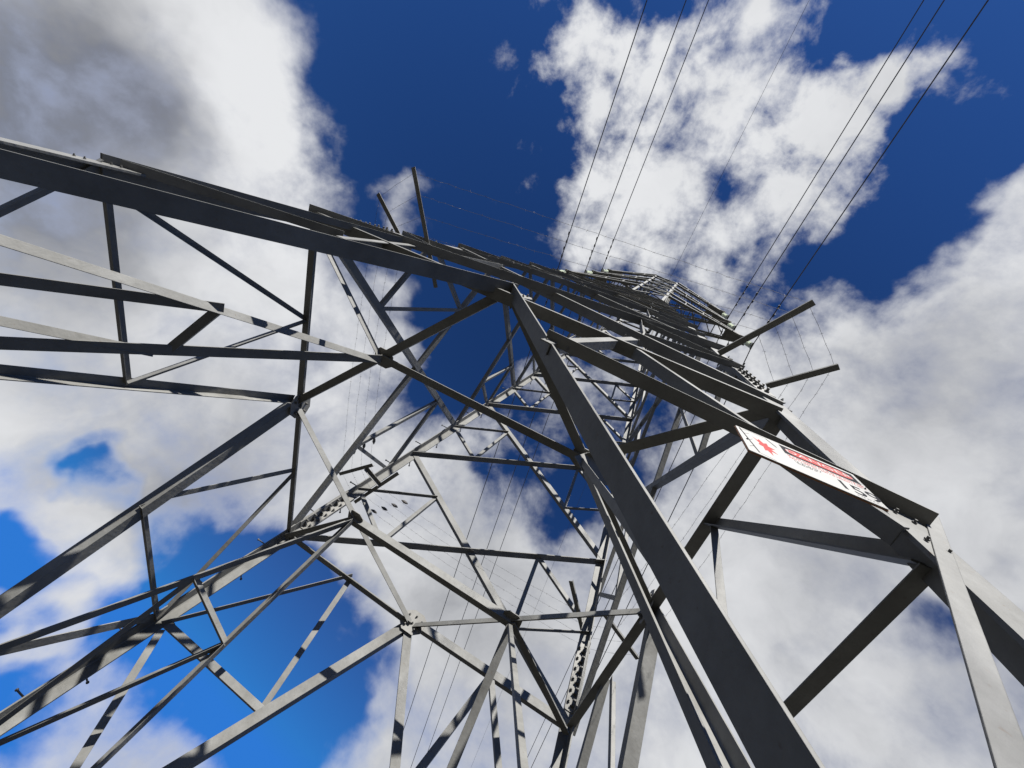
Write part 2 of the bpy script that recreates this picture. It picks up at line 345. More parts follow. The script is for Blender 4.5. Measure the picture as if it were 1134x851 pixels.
ROWS = [
("main_brace","DC","o",0.125,(0.000,-2.400,5.258),(3.332,-2.647,0.007)),
("main_brace","DC","o",0.125,(0.000,-2.400,5.258),(-2.985,-2.985,0.002)),
("horizontal_brace","DC","q",0.106,(-2.400,-2.400,5.210),(2.323,-2.433,4.916)),
("strut","DC","o",0.077,(0.789,-2.540,3.968),(2.623,-2.582,3.591)),
("strut","DC","i",0.072,(0.828,-2.553,3.851),(1.177,-2.369,5.490)),
("strut","DC","q",0.086,(1.197,-2.419,5.037),(2.455,-2.606,3.373)),
("strut","DC","o",0.070,(-2.661,-2.589,3.524),(-1.322,-2.480,4.497)),
("strut","DC","i",0.072,(-1.243,-2.496,4.356),(-1.508,-2.337,5.772)),
("strut","DC","o",0.070,(-2.612,-2.592,3.500),(-1.530,-2.330,5.837)),
("strut","DC","f",0.058,(2.719,-2.561,3.777),(2.024,-2.764,1.972)),
("main_brace","DA","i",0.086,(-2.409,-0.080,5.130),(-2.830,-1.644,1.386)),
("main_brace","DA","o",0.120,(-2.408,0.004,5.136),(-2.860,1.844,1.119)),
("horizontal_brace","DA","i",0.101,(-2.400,-2.400,5.210),(-2.398,0.006,5.224)),
("horizontal_brace","DA","i",0.086,(-2.398,0.006,5.224),(-2.398,2.555,5.232)),
("strut","DA","i",0.058,(-2.593,-2.559,3.488),(-2.593,-0.782,3.491)),
("strut","DA","i",0.050,(-2.593,-0.782,3.491),(-2.401,-1.168,5.199)),
("strut","DA","i",0.055,(-2.595,-2.436,3.477),(-2.400,-1.167,5.211)),
("strut","DA","i",0.055,(-2.593,-2.601,3.492),(-2.689,-1.981,2.637)),
("strut","DA","i",0.060,(-2.591,0.689,3.505),(-2.589,2.536,3.528)),
("strut","DA","o",0.067,(-2.573,0.691,3.669),(-2.399,1.122,5.217)),
("strut","DA","i",0.060,(-2.399,1.173,5.221),(-2.590,2.559,3.517)),
("strut","DA","o",0.101,(-2.597,2.477,3.459),(-2.778,1.411,1.841)),
("main_brace","AB","o",0.120,(-0.020,2.405,5.162),(-1.921,2.901,0.752)),
("main_brace","AB","o",0.110,(-0.030,2.413,5.097),(2.194,2.797,1.671)),
("horizontal_brace","AB","k",0.134,(-2.440,2.397,5.240),(-0.014,2.402,5.194)),
("horizontal_brace","AB","o",0.101,(-0.030,2.400,5.214),(2.402,2.395,5.257)),
("strut","AB","o",0.079,(-2.515,2.586,3.551),(-0.798,2.589,3.523)),
("strut","AB","o",0.072,(-0.806,2.590,3.519),(-1.155,2.398,5.228)),
("strut","AB","k",0.079,(-2.505,2.587,3.545),(-1.165,2.393,5.274)),
("strut","AB","o",0.086,(-2.446,2.594,3.481),(-1.425,2.793,1.709)),
("strut","AB","o",0.086,(1.261,2.397,5.235),(0.907,2.613,3.313)),
("strut","AB","o",0.072,(1.256,2.402,5.195),(2.221,2.559,3.791)),
("horizontal_brace","CB","k",0.108,(2.411,-2.356,5.116),(2.405,0.038,5.169)),
("horizontal_brace","CB","i",0.097,(2.405,0.038,5.169),(2.394,2.345,5.259)),
("main_brace","CB","o",0.119,(2.410,-0.027,5.118),(2.730,1.338,2.275)),
("main_brace","CB","i",0.108,(2.400,0.000,5.210),(2.985,-2.985,0.002)),
("strut","CB","i",0.091,(2.406,-1.204,5.160),(2.602,-2.522,3.409)),
("strut","CB","i",0.065,(2.421,-1.267,5.026),(2.529,-1.170,4.059)),
("strut","CB","k",0.073,(2.605,-2.515,3.388),(2.606,-1.382,3.379)),
("strut","CB","o",0.086,(2.393,1.297,5.271),(2.534,2.192,4.019)),
("strut","CB","o",0.065,(2.413,1.035,5.092),(2.610,0.667,3.341)),
("plan_brace","Y","o",0.086,(-2.400,0.000,5.181),(0.000,-2.400,5.181)),
("plan_brace","Y","o",0.091,(0.000,-2.400,5.181),(2.400,0.000,5.181)),
("plan_brace","Y","d",0.069,(2.400,0.000,5.181),(0.000,2.400,5.181)),
("plan_brace","Y","d",0.073,(0.000,2.400,5.181),(-2.400,0.000,5.181)),
("plan_brace","Y","o",0.086,(-1.200,-1.200,5.138),(1.200,-1.200,5.138)),
("plan_brace","Y","i",0.097,(-1.200,1.200,5.138),(1.200,1.200,5.138)),
("plan_brace","HA","d",0.065,(-1.200,-1.200,5.138),(-2.328,-2.328,5.138)),
("plan_brace","Y","o",0.099,(1.200,-1.200,5.138),(2.328,-2.328,5.138)),
("plan_brace","Y","o",0.078,(-1.200,1.200,5.138),(-2.328,2.328,5.138)),
("plan_brace","Y","o",0.091,(1.200,1.200,5.138),(2.328,2.328,5.138)),
("hip_brace","HA","d",0.062,(-1.200,-1.200,5.102),(-2.160,-2.823,1.455)),
("hip_brace","Y","o",0.091,(-1.200,-1.200,5.102),(-2.818,-1.602,1.486)),
("hip_brace","Y","o",0.078,(-1.200,1.200,5.102),(-2.785,1.540,1.783)),
("hip_brace","Y","o",0.078,(-1.200,1.200,5.102),(-1.587,2.814,1.527)),
("hip_brace","Y","i",0.091,(1.200,1.200,5.102),(1.468,3.171,2.124)),
("hip_brace","Y","i",0.047,(1.200,1.200,5.102),(1.897,-1.208,2.229)),
("hip_brace","Y","o",0.069,(1.200,-1.200,5.102),(2.701,-1.890,1.708)),
("hip_brace","Y","o",0.065,(1.200,-1.200,5.102),(2.068,-2.515,2.167)),
("strut","Y","o",0.065,(-1.580,-1.843,3.658),(-1.924,-1.380,3.485)),
("strut","Y","o",0.065,(-1.927,1.356,3.579),(-1.371,1.912,3.524)),
("strut","Y","o",0.078,(-1.580,-1.843,3.658),(-2.798,-2.040,1.668)),
("strut","HA","d",0.065,(-1.968,-1.391,3.386),(-2.798,-2.040,1.668)),
("strut","Y","o",0.065,(-1.927,1.356,3.579),(-2.711,2.783,1.802)),
("strut","Y","o",0.065,(-1.371,1.912,3.524),(-2.663,2.711,1.802)),
("diagonal_brace","AB","k",0.146,(-2.400,2.400,5.210),(2.098,2.098,7.898)),
("diagonal_brace","AB","o",0.098,(2.400,2.400,5.210),(-2.098,2.098,7.898)),
("redundant_brace","AB","k",0.072,(-2.249,2.249,6.554),(-1.049,2.168,7.271)),
("redundant_brace","AB","o",0.062,(-2.249,2.249,6.554),(-1.200,2.319,5.927)),
("redundant_brace","AB","o",0.062,(-1.049,2.168,7.271),(-1.200,2.319,5.927)),
("redundant_brace","AB","o",0.062,(2.249,2.249,6.554),(1.049,2.168,7.271)),
("redundant_brace","AB","k",0.072,(2.249,2.249,6.554),(1.200,2.319,5.927)),
("redundant_brace","AB","o",0.062,(1.049,2.168,7.271),(1.200,2.319,5.927)),
("diagonal_brace","AB","k",0.136,(-2.098,2.098,7.898),(1.802,1.802,10.538)),
("diagonal_brace","AB","o",0.092,(2.098,2.098,7.898),(-1.802,1.802,10.538)),
("redundant_brace","AB","k",0.067,(-1.950,1.950,9.218),(-0.901,1.870,9.928)),
("redundant_brace","AB","o",0.058,(-1.950,1.950,9.218),(-1.049,2.018,8.608)),
("redundant_brace","AB","o",0.058,(-0.901,1.870,9.928),(-1.049,2.018,8.608)),
("redundant_brace","AB","o",0.058,(1.950,1.950,9.218),(0.901,1.870,9.928)),
("redundant_brace","AB","k",0.067,(1.950,1.950,9.218),(1.049,2.018,8.608)),
("redundant_brace","AB","o",0.058,(0.901,1.870,9.928),(1.049,2.018,8.608)),
("diagonal_brace","AB","k",0.126,(-1.802,1.802,10.538),(1.537,1.537,12.890)),
("diagonal_brace","AB","o",0.085,(1.802,1.802,10.538),(-1.537,1.537,12.890)),
("redundant_brace","AB","k",0.062,(-1.669,1.669,11.714),(-0.769,1.598,12.349)),
("redundant_brace","AB","o",0.054,(-1.669,1.669,11.714),(-0.901,1.730,11.173)),
("redundant_brace","AB","o",0.054,(-0.769,1.598,12.349),(-0.901,1.730,11.173)),
("redundant_brace","AB","o",0.054,(1.669,1.669,11.714),(0.769,1.598,12.349)),
("redundant_brace","AB","k",0.062,(1.669,1.669,11.714),(0.901,1.730,11.173)),
("redundant_brace","AB","o",0.054,(0.769,1.598,12.349),(0.901,1.730,11.173)),
("diagonal_brace","AB","k",0.116,(-1.537,1.537,12.890),(1.295,1.295,15.050)),
("diagonal_brace","AB","o",0.078,(1.537,1.537,12.890),(-1.295,1.295,15.050)),
("redundant_brace","AB","k",0.057,(-1.416,1.416,13.970),(-0.647,1.350,14.556)),
("redundant_brace","AB","o",0.049,(-1.416,1.416,13.970),(-0.769,1.472,13.476)),
("redundant_brace","AB","o",0.049,(-0.647,1.350,14.556),(-0.769,1.472,13.476)),
("redundant_brace","AB","o",0.049,(1.416,1.416,13.970),(0.647,1.350,14.556)),
("redundant_brace","AB","k",0.057,(1.416,1.416,13.970),(0.769,1.472,13.476)),
("redundant_brace","AB","o",0.049,(0.647,1.350,14.556),(0.769,1.472,13.476)),
("diagonal_brace","AB","k",0.105,(-1.295,1.295,15.050),(1.079,1.079,16.970)),
("diagonal_brace","AB","o",0.071,(1.295,1.295,15.050),(-1.079,1.079,16.970)),
("diagonal_brace","AB","k",0.095,(-1.079,1.079,16.970),(0.890,0.890,18.650)),
("diagonal_brace","AB","o",0.064,(1.079,1.079,16.970),(-0.890,0.890,18.650)),
("diagonal_brace","AB","k",0.085,(-0.890,0.890,18.650),(0.702,0.702,20.330)),
("diagonal_brace","AB","o",0.057,(0.890,0.890,18.650),(-0.702,0.702,20.330)),
("diagonal_brace","DC","o",0.102,(-2.454,-2.404,5.178),(2.152,-2.094,7.930)),
("diagonal_brace","DC","q",0.108,(2.400,-2.400,5.210),(-2.098,-2.098,7.898)),
("redundant_brace","DC","o",0.062,(-2.249,-2.249,6.554),(-1.049,-2.168,7.271)),
("redundant_brace","DC","o",0.062,(-2.249,-2.249,6.554),(-1.200,-2.319,5.927)),
("redundant_brace","DC","o",0.062,(-1.049,-2.168,7.271),(-1.200,-2.319,5.927)),
("redundant_brace","DC","o",0.062,(2.249,-2.249,6.554),(1.049,-2.168,7.271)),
("redundant_brace","DC","o",0.062,(2.249,-2.249,6.554),(1.200,-2.319,5.927)),
("redundant_brace","DC","o",0.062,(1.049,-2.168,7.271),(1.200,-2.319,5.927)),
("diagonal_brace","DC","o",0.095,(-2.145,-2.102,7.866),(1.848,-1.798,10.570)),
("diagonal_brace","DC","q",0.100,(2.098,-2.098,7.898),(-1.802,-1.802,10.538)),
("redundant_brace","DC","o",0.058,(-1.950,-1.950,9.218),(-0.901,-1.870,9.928)),
("redundant_brace","DC","o",0.058,(-1.950,-1.950,9.218),(-1.049,-2.018,8.608)),
("redundant_brace","DC","o",0.058,(-0.901,-1.870,9.928),(-1.049,-2.018,8.608)),
("redundant_brace","DC","o",0.058,(1.950,-1.950,9.218),(0.901,-1.870,9.928)),
("redundant_brace","DC","o",0.058,(1.950,-1.950,9.218),(1.049,-2.018,8.608)),
("redundant_brace","DC","o",0.058,(0.901,-1.870,9.928),(1.049,-2.018,8.608)),
("diagonal_brace","DC","o",0.088,(-1.842,-1.805,10.510),(1.577,-1.534,12.918)),
("diagonal_brace","DC","q",0.093,(1.802,-1.802,10.538),(-1.537,-1.537,12.890)),
("redundant_brace","DC","o",0.054,(-1.669,-1.669,11.714),(-0.769,-1.598,12.349)),
("redundant_brace","DC","o",0.054,(-1.669,-1.669,11.714),(-0.901,-1.730,11.173)),
("redundant_brace","DC","o",0.054,(-0.769,-1.598,12.349),(-0.901,-1.730,11.173)),
("redundant_brace","DC","o",0.054,(1.669,-1.669,11.714),(0.769,-1.598,12.349)),
("redundant_brace","DC","o",0.054,(1.669,-1.669,11.714),(0.901,-1.730,11.173)),
("redundant_brace","DC","o",0.054,(0.769,-1.598,12.349),(0.901,-1.730,11.173)),
("diagonal_brace","DC","o",0.081,(-1.571,-1.540,12.864),(1.329,-1.292,15.076)),
("diagonal_brace","DC","q",0.085,(1.537,-1.537,12.890),(-1.295,-1.295,15.050)),
("redundant_brace","DC","o",0.049,(-1.416,-1.416,13.970),(-0.647,-1.350,14.556)),
("redundant_brace","DC","o",0.049,(-1.416,-1.416,13.970),(-0.769,-1.472,13.476)),
("redundant_brace","DC","o",0.049,(-0.647,-1.350,14.556),(-0.769,-1.472,13.476)),
("redundant_brace","DC","o",0.049,(1.416,-1.416,13.970),(0.647,-1.350,14.556)),
("redundant_brace","DC","o",0.049,(1.416,-1.416,13.970),(0.769,-1.472,13.476)),
("redundant_brace","DC","o",0.049,(0.647,-1.350,14.556),(0.769,-1.472,13.476)),
("diagonal_brace","DC","o",0.073,(-1.323,-1.297,15.027),(1.108,-1.077,16.993)),
("diagonal_brace","DC","q",0.078,(1.295,-1.295,15.050),(-1.079,-1.079,16.970)),
("diagonal_brace","DC","o",0.066,(-1.103,-1.081,16.950),(0.914,-0.888,18.670)),
("diagonal_brace","DC","q",0.070,(1.079,-1.079,16.970),(-0.890,-0.890,18.650)),
("diagonal_brace","DC","o",0.059,(-0.910,-0.893,18.630),(0.721,-0.699,20.350)),
("diagonal_brace","DC","q",0.063,(0.890,-0.890,18.650),(-0.702,-0.702,20.330)),
("diagonal_brace","DA","o",0.096,(-2.400,-2.400,5.210),(-1.947,1.947,9.242)),
("diagonal_brace","DA","o",0.079,(-2.400,2.400,5.210),(-1.947,-1.947,9.242)),
("redundant_brace","DA","o",0.062,(-2.174,-2.174,7.226),(-2.049,-0.974,8.339)),
("redundant_brace","DA","o",0.062,(-2.174,-2.174,7.226),(-2.275,-1.200,6.323)),
("redundant_brace","DA","o",0.062,(-2.049,-0.974,8.339),(-2.275,-1.200,6.323)),
("redundant_brace","DA","o",0.062,(-2.174,2.174,7.226),(-2.049,0.974,8.339)),
("redundant_brace","DA","o",0.062,(-2.174,2.174,7.226),(-2.275,1.200,6.323)),
("redundant_brace","DA","o",0.062,(-2.049,0.974,8.339),(-2.275,1.200,6.323)),
("diagonal_brace","DA","o",0.089,(-1.947,-1.947,9.242),(-1.659,1.659,11.810)),
("diagonal_brace","DA","o",0.074,(-1.947,1.947,9.242),(-1.659,-1.659,11.810)),
("redundant_brace","DA","o",0.058,(-1.803,-1.803,10.526),(-1.725,-0.829,11.219)),
("redundant_brace","DA","o",0.058,(-1.803,-1.803,10.526),(-1.869,-0.974,9.935)),
("redundant_brace","DA","o",0.058,(-1.725,-0.829,11.219),(-1.869,-0.974,9.935)),
("redundant_brace","DA","o",0.058,(-1.803,1.803,10.526),(-1.725,0.829,11.219)),
("redundant_brace","DA","o",0.058,(-1.803,1.803,10.526),(-1.869,0.974,9.935)),
("redundant_brace","DA","o",0.058,(-1.725,0.829,11.219),(-1.869,0.974,9.935)),
("diagonal_brace","DA","o",0.083,(-1.659,-1.659,11.810),(-1.403,1.403,14.090)),
("diagonal_brace","DA","o",0.068,(-1.659,1.659,11.810),(-1.403,-1.403,14.090)),
("redundant_brace","DA","o",0.054,(-1.531,-1.531,12.950),(-1.461,-0.701,13.568)),
("redundant_brace","DA","o",0.054,(-1.531,-1.531,12.950),(-1.589,-0.829,12.428)),
("redundant_brace","DA","o",0.054,(-1.461,-0.701,13.568),(-1.589,-0.829,12.428)),
("redundant_brace","DA","o",0.054,(-1.531,1.531,12.950),(-1.461,0.701,13.568)),
("redundant_brace","DA","o",0.054,(-1.531,1.531,12.950),(-1.589,0.829,12.428)),
("redundant_brace","DA","o",0.054,(-1.461,0.701,13.568),(-1.589,0.829,12.428)),
("diagonal_brace","DA","o",0.076,(-1.403,-1.403,14.090),(-1.173,1.173,16.130)),
("diagonal_brace","DA","o",0.063,(-1.403,1.403,14.090),(-1.173,-1.173,16.130)),
("redundant_brace","DA","o",0.049,(-1.288,-1.288,15.110),(-1.226,-0.587,15.665)),
("redundant_brace","DA","o",0.049,(-1.288,-1.288,15.110),(-1.340,-0.701,14.645)),
("redundant_brace","DA","o",0.049,(-1.226,-0.587,15.665),(-1.340,-0.701,14.645)),
("redundant_brace","DA","o",0.049,(-1.288,1.288,15.110),(-1.226,0.587,15.665)),
("redundant_brace","DA","o",0.049,(-1.288,1.288,15.110),(-1.340,0.701,14.645)),
("redundant_brace","DA","o",0.049,(-1.226,0.587,15.665),(-1.340,0.701,14.645)),
("diagonal_brace","DA","o",0.069,(-1.173,-1.173,16.130),(-0.971,0.971,17.930)),
("diagonal_brace","DA","o",0.057,(-1.173,1.173,16.130),(-0.971,-0.971,17.930)),
("diagonal_brace","DA","o",0.062,(-0.971,-0.971,17.930),(-0.702,0.702,20.330)),
("diagonal_brace","DA","o",0.051,(-0.971,0.971,17.930),(-0.702,-0.702,20.330)),
("diagonal_brace","CB","o",0.086,(2.400,-2.400,5.210),(1.947,1.947,9.242)),
("diagonal_brace","CB","o",0.071,(2.400,2.400,5.210),(1.947,-1.947,9.242)),
("redundant_brace","CB","o",0.056,(2.174,-2.174,7.226),(2.049,-0.974,8.339)),
("redundant_brace","CB","o",0.056,(2.174,-2.174,7.226),(2.275,-1.200,6.323)),
("redundant_brace","CB","o",0.056,(2.049,-0.974,8.339),(2.275,-1.200,6.323)),
("redundant_brace","CB","o",0.056,(2.174,2.174,7.226),(2.049,0.974,8.339)),
("redundant_brace","CB","o",0.056,(2.174,2.174,7.226),(2.275,1.200,6.323)),
("redundant_brace","CB","o",0.056,(2.049,0.974,8.339),(2.275,1.200,6.323)),
("diagonal_brace","CB","o",0.080,(1.947,-1.947,9.242),(1.659,1.659,11.810)),
("diagonal_brace","CB","o",0.066,(1.947,1.947,9.242),(1.659,-1.659,11.810)),
("redundant_brace","CB","o",0.052,(1.803,-1.803,10.526),(1.725,-0.829,11.219)),
("redundant_brace","CB","o",0.052,(1.803,-1.803,10.526),(1.869,-0.974,9.935)),
("redundant_brace","CB","o",0.052,(1.725,-0.829,11.219),(1.869,-0.974,9.935)),
("redundant_brace","CB","o",0.052,(1.803,1.803,10.526),(1.725,0.829,11.219)),
("redundant_brace","CB","o",0.052,(1.803,1.803,10.526),(1.869,0.974,9.935)),
("redundant_brace","CB","o",0.052,(1.725,0.829,11.219),(1.869,0.974,9.935)),
("diagonal_brace","CB","o",0.074,(1.659,-1.659,11.810),(1.403,1.403,14.090)),
("diagonal_brace","CB","o",0.061,(1.659,1.659,11.810),(1.403,-1.403,14.090)),
("redundant_brace","CB","o",0.048,(1.531,-1.531,12.950),(1.461,-0.701,13.568)),
("redundant_brace","CB","o",0.048,(1.531,-1.531,12.950),(1.589,-0.829,12.428)),
("redundant_brace","CB","o",0.048,(1.461,-0.701,13.568),(1.589,-0.829,12.428)),
("redundant_brace","CB","o",0.048,(1.531,1.531,12.950),(1.461,0.701,13.568)),
("redundant_brace","CB","o",0.048,(1.531,1.531,12.950),(1.589,0.829,12.428)),
("redundant_brace","CB","o",0.048,(1.461,0.701,13.568),(1.589,0.829,12.428)),
("diagonal_brace","CB","o",0.068,(1.403,-1.403,14.090),(1.173,1.173,16.130)),
("diagonal_brace","CB","o",0.056,(1.403,1.403,14.090),(1.173,-1.173,16.130)),
("redundant_brace","CB","o",0.044,(1.288,-1.288,15.110),(1.226,-0.587,15.665)),
("redundant_brace","CB","o",0.044,(1.288,-1.288,15.110),(1.340,-0.701,14.645)),
("redundant_brace","CB","o",0.044,(1.226,-0.587,15.665),(1.340,-0.701,14.645)),
("redundant_brace","CB","o",0.044,(1.288,1.288,15.110),(1.226,0.587,15.665)),
("redundant_brace","CB","o",0.044,(1.288,1.288,15.110),(1.340,0.701,14.645)),
("redundant_brace","CB","o",0.044,(1.226,0.587,15.665),(1.340,0.701,14.645)),
("diagonal_brace","CB","o",0.062,(1.173,-1.173,16.130),(0.971,0.971,17.930)),
("diagonal_brace","CB","o",0.051,(1.173,1.173,16.130),(0.971,-0.971,17.930)),
("diagonal_brace","CB","o",0.056,(0.971,-0.971,17.930),(0.702,0.702,20.330)),
("diagonal_brace","CB","o",0.046,(0.971,0.971,17.930),(0.702,-0.702,20.330)),
("horizontal_brace","DC","o",0.072,(-1.692,-1.659,11.810),(1.692,-1.659,11.810)),
("horizontal_brace","DC","o",0.072,(-1.568,-1.537,12.890),(1.568,-1.537,12.890)),
("horizontal_brace","DC","o",0.072,(-1.431,-1.403,14.090),(1.431,-1.403,14.090)),
("horizontal_brace","DC","o",0.072,(-1.321,-1.295,15.050),(1.321,-1.295,15.050)),
("horizontal_brace","DC","o",0.072,(-1.197,-1.173,16.130),(1.197,-1.173,16.130)),
("horizontal_brace","DC","o",0.072,(-1.101,-1.079,16.970),(1.101,-1.079,16.970)),
("horizontal_brace","DC","o",0.072,(-0.991,-0.971,17.930),(0.991,-0.971,17.930)),
("horizontal_brace","DC","o",0.072,(-0.908,-0.890,18.650),(0.908,-0.890,18.650)),
("horizontal_brace","DC","o",0.072,(-0.812,-0.796,19.490),(0.812,-0.796,19.490)),
]
for k, (name, F, mode, w, a, b) in enumerate(ROWS):
    bm = bmesh.new(); angle_bar(bm, a, b, NREF[F], mode, w, .0017*(k % 6)); link(name, bm, M_steel, pylon)

# bolts share one mesh
def bolt_mesh():
    bm = bmesh.new()
    tube(bm, [(0, 0, 0), (0, 0, .016)], .021, 6); tube(bm, [(0, 0, .016), (0, 0, .04)], .012, 8)
    me = bpy.data.meshes.new('bolt'); bmesh.ops.recalc_face_normals(bm, faces=bm.faces); bm.to_mesh(me); bm.free(); me.materials.append(M_bolt); return me
BOLT = bolt_mesh()
def bolt(p, nrm, parent, s=1.0):
    o = bpy.data.objects.new('bolt', BOLT); C.objects.link(o); o.parent = parent
    o.matrix_world = Matrix.Translation(p) @ Vector(nrm).to_track_quat('Z', 'Y').to_matrix().to_4x4() @ Matrix.Scale(s, 4)
def plate(name, c, u, v, nrm, poly, th, m=M_plate):
    """flat plate: poly in (u, v) metres around c, th thick along nrm"""
    c, u, v, nrm = Vector(c), Vector(u).normalized(), Vector(v).normalized(), Vector(nrm).normalized()
    bm = bmesh.new(); loft(bm, [[c+u*a+v*b+nrm*k for a, b in poly] for k in (0, th)]); return link(name, bm, m, pylon)
# splice plates where the legs are joined
for sx, sy in ((-1, -1), (1, -1), (-1, 1), (1, 1)):
    z0, z1 = .08, .46
    up = (leg_pt(sx, sy, z1)-leg_pt(sx, sy, z0)).normalized()
    for fx, inn in ((Vector((-sx, 0, 0)), Vector((0, -sy, 0))), (Vector((0, -sy, 0)), Vector((-sx, 0, 0)))):
        ln = (leg_pt(sx, sy, z1)-leg_pt(sx, sy, z0)).length
        for side in (0, 1):
            c = leg_pt(sx, sy, z0)+(inn*.0185 if side == 0 else -inn*.012)
            o0 = .03 if side == 0 else .004
            p = plate('splice_plate', c, fx, up, inn, [(o0, 0), (.14, 0), (.14, ln), (o0, ln)], .011)
            if side == 0 or (sx, sy) in ((1, -1), (-1, -1)):
                for i in range(6):
                    for j in range(2):
                        q = c+fx*(.06+.05*j)+up*(ln*(i+.5+.22*j)/6.4)
                        bolt(q+(inn*.0115 if side == 0 else -inn*.0005), inn if side == 0 else -inn, p)
# gusset plates at the mid-side and quarter nodes of the first horizontal
def gusset(c, u, v, nrm, r, bolts=()):
    poly = [(-r, -.55*r), (-.5*r, -r), (.5*r, -r), (r, -.55*r), (r, .4*r), (.45*r, .8*r), (-.45*r, .8*r), (-r, .4*r)]
    p = plate('gusset_plate', c, u, v, nrm, poly, .010)
    u, v, nr = Vector(u).normalized(), Vector(v).normalized(), Vector(nrm).normalized()
    for a, b in bolts: bolt(Vector(c)+u*a*r+v*b*r+nr*.010, nr, p, .8)
bt = ((-.7, -.3), (-.45, -.6), (.7, -.3), (.45, -.6), (-.6, .25), (.6, .25), (0, -.2), (0, .4))
gusset(wp(0, .982, 0), (1, 0, 0), (0, -.11, 1), (0, -1, 0), .17, bt)
gusset(wp(-.982, 0, 0), (0, 1, 0), (0, 0, 1), (1, 0, 0), .17, bt)
gusset(wp(.982, 0, 0), (0, 1, 0), (0, 0, 1), (-1, 0, 0), .17, bt)
gusset(wp(0, -.975, 0), (1, 0, 0), (0, 0, 1), (0, 1, 0), .17, bt)
for qx, qy in ((-.5, -.5), (.5, -.5), (-.5, .5), (.5, .5)):
    gusset(wp(qx, qy, -.012)-Vector((0, 0, .012)), (1, 0, 0), (0, 1, 0), (0, 0, -1), .12, ())
QPL = [(1.124, -1.263, 5.035), (1.209, -1.295, 5.143), (1.347, -1.272, 5.065), (1.504, -1.228, 4.918), (1.397, -1.210, 4.859), (1.249, -1.231, 4.928)]
bm = bmesh.new(); nq = Vector((0, -1, -.3)).normalized()
loft(bm, [[Vector(p)+nq*k for p in QPL] for k in (0, .01)]); link('gusset_plate', bm, M_plate, pylon)
# bolts where the near braces meet the legs and the near node plate
def leg_bolts(sx, zs):
    for z in zs:
        for f in (.045, .10):
            bolt(leg_pt(sx, -1, z)+Vector((-sx*f, -.001, .02 if f > .05 else -.01)), (0, -1, .1), pylon, .42)
leg_bolts(1, (-.62, -.70, -.78)); leg_bolts(-1, (-.62, -.70, -.78))
nearp = plate('gusset_plate', wp(0, -1.001, .02), (1, 0, 0), (0, .11, 1), (0, -1, .11), [(-.16, -.13), (.16, -.13), (.2, 0), (.16, .09), (-.16, .09), (-.2, 0)], .009)
for a, b in ((-.13, -.07), (-.08, -.04), (.13, -.07), (.08, -.04), (-.13, .05), (.13, .05)): bolt(wp(0, -1.001, .02)+Vector((a, -.009+b*.11, b)), (0, -1, .1), nearp, .6)
for u_, z_ in ((.335, -.545), (.39, -.545), (.45, .10), (.50, .12), (-.335, -.545), (-.39, -.545)):
    bolt(wp(u_*1.0, -hw(z_)-.001, z_), (0, -1, .1), pylon, .42)
# step bolts up two of the legs
def step(p, d):
    bm = bmesh.new(); p = Vector(p); d = Vector(d)
    tube(bm, [p, p+d*.15], .009, 8); tube(bm, [p+d*.15, p+d*.162], .016, 8); link('step_bolt', bm, M_bolt, pylon)
for sx, sy in ((-1, 1),):
    z = -1.5; k = 0
    while z < 5:
        p = leg_pt(sx, sy, z)
        step(p+Vector((-sx*.09, 0, 0)), (0, sy, 0)) if k % 2 else step(p+Vector((0, -sy*.09, 0)), (sx, 0, 0))
        z += .17; k += 1

# the cage above the waist, with the three pairs of crossarms
def bar(name, a, b, w, nref=(0, -1, .1), mode='i', parent=None, mt=None):
    bm = bmesh.new(); angle_bar(bm, a, b, nref, mode, w, .002*random.randint(0, 4)); return link(name, bm, mt or M_steel, parent or pylon)
H0 = hw(ZT+.1)
ARMZ = (7.22, 8.52, 9.82)
lv = [ZT, 7.22, 7.75, 8.52, 9.05, 9.82, ZTOP]
for i, z in enumerate(lv):
    c = [wp(-H0, -H0, z), wp(H0, -H0, z), wp(H0, H0, z), wp(-H0, H0, z)]
    for k in range(4):
        nr = ((0, -1, 0), (1, 0, 0), (0, 1, 0), (-1, 0, 0))[k]
        bar('cage_brace', c[k], c[(k+1) % 4], .07, nr)
        if i+1 < len(lv):
            d = [wp(-H0, -H0, lv[i+1]), wp(H0, -H0, lv[i+1]), wp(H0, H0, lv[i+1]), wp(-H0, H0, lv[i+1])]
            bar('cage_brace', c[k], d[(k+1) % 4], .05, nr); bar('cage_brace', c[(k+1) % 4], d[k], .05, nr, 'o')
PEAK = wp(0, 0, 11.6)
for sx, sy in ((-1, -1), (1, -1), (-1, 1), (1, 1)):
    bar('peak_bar', wp(sx*H0, sy*H0, ZTOP), PEAK+Vector((sx*.03, sy*.03, 0)), .06)
CLAMP = [[(-4.592, 22.25), (-3.96, 25.37), (-3.708, 28.49)], [(4.814, 22.25), (4.238, 25.37), (4.018, 28.49)]]
STR = (.30, .52)                                     # the string hangs out and down this far
tips = []
